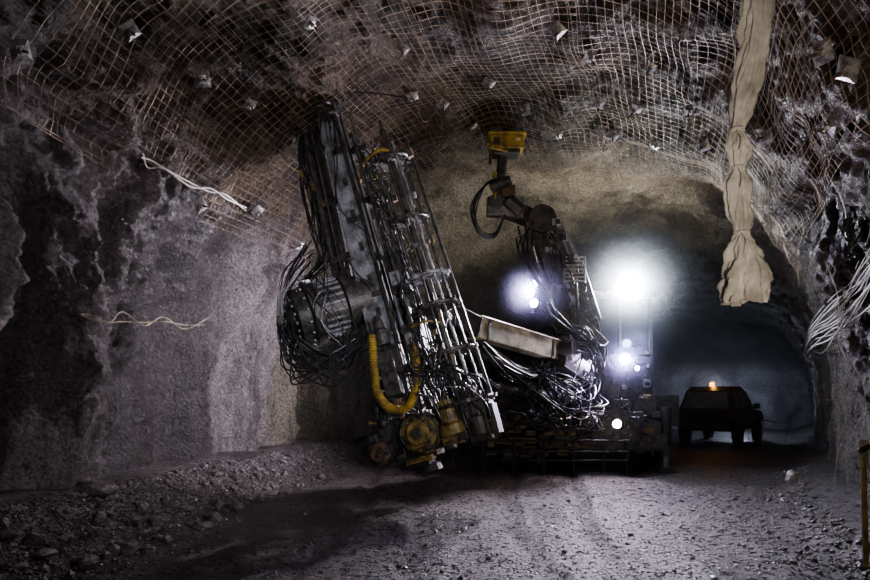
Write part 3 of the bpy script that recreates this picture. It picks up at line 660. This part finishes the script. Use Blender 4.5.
b.obj('junction_box',label='dark electrical junction with looped cables on tunnel side',cat='junction box')
b=MB(); pb=P(866,552,5.3); pb.z=fz(pb.x,pb.y); tp=P(863,440,5.35)
b.beam(pb,pb.lerp(tp,.9),.04,.03,'yellow',up=(0,1,0)); b.beam(pb.lerp(tp,.78),tp,.08,.03,'cream',up=(0,1,0)); b.cyl(tp+Vector((.04,-.03,-.05)),tp+Vector((-.06,-.04,-.1)),.025,'dark',8)
b.obj('marker_post',bevel=.006,label='dirty yellow and cream wooden marker post by tunnel side',cat='post')
b=MB(); c=P(793,492,10)
bm=bmesh.new(); bmesh.ops.create_icosphere(bm,subdivisions=3,radius=1); vv=[]; 
for q in bm.verts:
    d=1+.3*noise.noise(q.co*2.2)+.15*noise.noise(q.co*5); vv.append((c.x+q.co.x*d*.10,c.y+q.co.y*d*.1,fz(c.x,c.y)+.1+q.co.z*d*.13))
b.add(vv,[tuple(x.index for x in q.verts) for q in bm.faces],'fabric'); bm.free()
b.obj('sample_bag',smooth=True,label='small pale crumpled bag lying on floor by tunnel side',cat='bag')
# ---------------- wires on left wall ----------------
for pts,mk in (([(135,149),(150,160),(165,165),(185,178),(205,182),(225,192),(246,206)],'white'),([(66,313),(84,316),(100,322),(118,316),(140,324),(160,318),(182,326),(204,320)],'cream')):
    b=MB()
    for s_ in (-1,1):
        pp=[]
        for i,(x,y) in enumerate(pts):
            pp.append(wp(x-8,y+s_*(3 if i%2 else -1.5),.17)[0])
        b.tube(cat_rom(pp,6),.010 if mk=='white' else .006,mk,6)
    b.obj('blasting_wire',label='loose pale twisted wire strung along concrete side',cat='wire')
# ---------------- rubble ----------------
def icos(sub):
    bm=bmesh.new(); bmesh.ops.create_icosphere(bm,subdivisions=sub,radius=1); v=np.array([q.co[:] for q in bm.verts]); f=[tuple(x.index for x in q.verts) for q in bm.faces]; bm.free(); return v,f
def stones(name,lst,m,label,cat,sub=1):
    v0,f0=icos(sub); n=len(v0); V_=[];F_=[]
    for k_,(x,y,r) in enumerate(lst):
        sc=np.array([R(.7,1.3),R(.6,1.2),R(.4,.85)])*r; q=v0*(1+np.random.uniform(-.22,.22,(n,1)))*sc
        a=R(0,6.28); c,s=math.cos(a),math.sin(a); q=q@np.array([[c,s,0],[-s,c,0],[0,0,1]]); q=q+np.array([x,y,fz(x,y)+sc[2]*.25]); V_.append(q); F_+=[tuple(i+k_*n for i in f) for f in f0]
    b=MB(); b.v=np.concatenate(V_).tolist(); b.f=F_; b.mats=[m]; b.mi=[0]*len(F_); return b.obj(name,label=label,cat=cat,kind='stuff')
lst=[]
for i in range(22000):
    y=3.2+ (R(0,1)**1.5)*12; xl=float(np.interp(y,TY,XL)); xr=float(np.interp(y,TY,XR)); x=R(xl+.5,xr-.5); lst.append((x,y,R(.004,.015)*(1+(R(0,1)>.96)*1.3)))
stones('loose_gravel',lst,'gravel','wet loose gravel scattered over the tunnel floor','gravel')
lst=[]
for i in range(6500):
    y=4.5+R(0,1)**1.2*11; xl=float(np.interp(y,TY,XL)); x=xl+.4+abs(random.gauss(0,.5)); lst.append((x,y,R(.008,.034)*(1+(R(0,1)>.94)*1.4)))
for i in range(350):
    y=5+R(0,1)*7; xr=float(np.interp(y,TY,XR)); x=xr-.5-abs(random.gauss(0,.35)); lst.append((x,y,R(.012,.04)))
stones('rubble_bank',lst,'rock','broken rock rubble banked along foot of tunnel side','rubble')
v0,f0=icos(2)
def rock(x,y,sc,label):
    b=MB(); seed=R(0,100); vs=[]
    for q in v0:
        q=Vector(q); d=1+.35*noise.noise(q*1.3+Vector((seed,0,0)))+.12*noise.noise(q*3.5+Vector((0,seed,0))); q=q*d; vs.append((x+q.x*sc[0],y+q.y*sc[1],fz(x,y)+sc[2]*.45+q.z*sc[2]))
    b.add(vs,f0,'rock'); o=b.obj('rock',label=label,cat='rock'); o['group']='larger rocks at the foot of the wall'; return o
g=P(92,520,6.9); rock(g.x,g.y,(.3,.2,.1),'flat slab of broken grey rock on rubble')
for i in range(34):
    y=R(5.2,13); xl=float(np.interp(y,TY,XL)); rock(xl+R(.6,1.5),y,(R(.05,.14),R(.05,.12),R(.03,.08)),'angular broken grey rock lying on rubble')
# ---------------- haze ----------------
def glow_haze(name,dens,g,col=(.85,.92,1),rad=None,pwr=3):
    m=bpy.data.materials.new(name); m.use_nodes=True; nt=m.node_tree; nt.nodes.clear(); o_=nt.nodes.new('ShaderNodeOutputMaterial'); v_=nt.nodes.new('ShaderNodeVolumeScatter'); v_.inputs['Density'].default_value=dens; v_.inputs['Anisotropy'].default_value=g; v_.inputs['Color'].default_value=(*col,1); nt.links.new(v_.outputs[0],o_.inputs['Volume']); M[name]=m
    if rad:
        tc=nt.nodes.new('ShaderNodeTexCoord'); ln=nt.nodes.new('ShaderNodeVectorMath'); ln.operation='LENGTH'; nt.links.new(tc.outputs['Object'],ln.inputs[0])
        mr=nt.nodes.new('ShaderNodeMapRange'); mr.inputs['From Min'].default_value=0; mr.inputs['From Max'].default_value=rad; mr.inputs['To Min'].default_value=1; mr.inputs['To Max'].default_value=0; nt.links.new(ln.outputs['Value'],mr.inputs['Value'])
        pw=nt.nodes.new('ShaderNodeMath'); pw.operation='POWER'; pw.inputs[1].default_value=pwr; nt.links.new(mr.outputs[0],pw.inputs[0])
        ml=nt.nodes.new('ShaderNodeMath'); ml.operation='MULTIPLY'; ml.inputs[1].default_value=dens; nt.links.new(pw.outputs[0],ml.inputs[0]); nt.links.new(ml.outputs[0],v_.inputs['Density'])
glow_haze('glow_haze',.005,.7); glow_haze('glare_volume',.55,.55,rad=1.9,pwr=4); glow_haze('glare_volume_blue',.8,.45,(.58,.58,1),rad=.9,pwr=4)  # scattering volumes added to imitate glare around the lamps
b=MB(); b.box((7,20.2,3.3),(18,17.5,6.6),'glow_haze'); b.obj('glow_volume',label='thin scattering volume added for lamp glow',cat='glow volume',kind='stuff')
def puff(c,r,m):
    v,f=icos(3); b=MB(); b.add([(Vector(q)*r*1.02+c) for q in v],f,m); b.obj('glow_volume',label='dense added mist around a work lamp',cat='glow volume',kind='stuff',origin=tuple(c))
puff(P(630,287,12.9),1.9,'glare_volume'); puff(P(625,359,12.7),.9,'glare_volume_blue'); puff(P(534,293,11.25),.9,'glare_volume_blue')
w=bpy.data.worlds.new('w'); scene.world=w; w.use_nodes=True; w.node_tree.nodes['Background'].inputs[0].default_value=(.01,.012,.02,1); w.node_tree.nodes['Background'].inputs[1].default_value=.3
cam=bpy.data.cameras.new('camera'); cam.sensor_width=36; cam.lens=F*36/870; cam.shift_y=(HY-290)/870; co=bpy.data.objects.new('camera',cam); COL.objects.link(co); co.location=(0,0,CH); co.rotation_euler=(math.radians(90),0,0); scene.camera=co
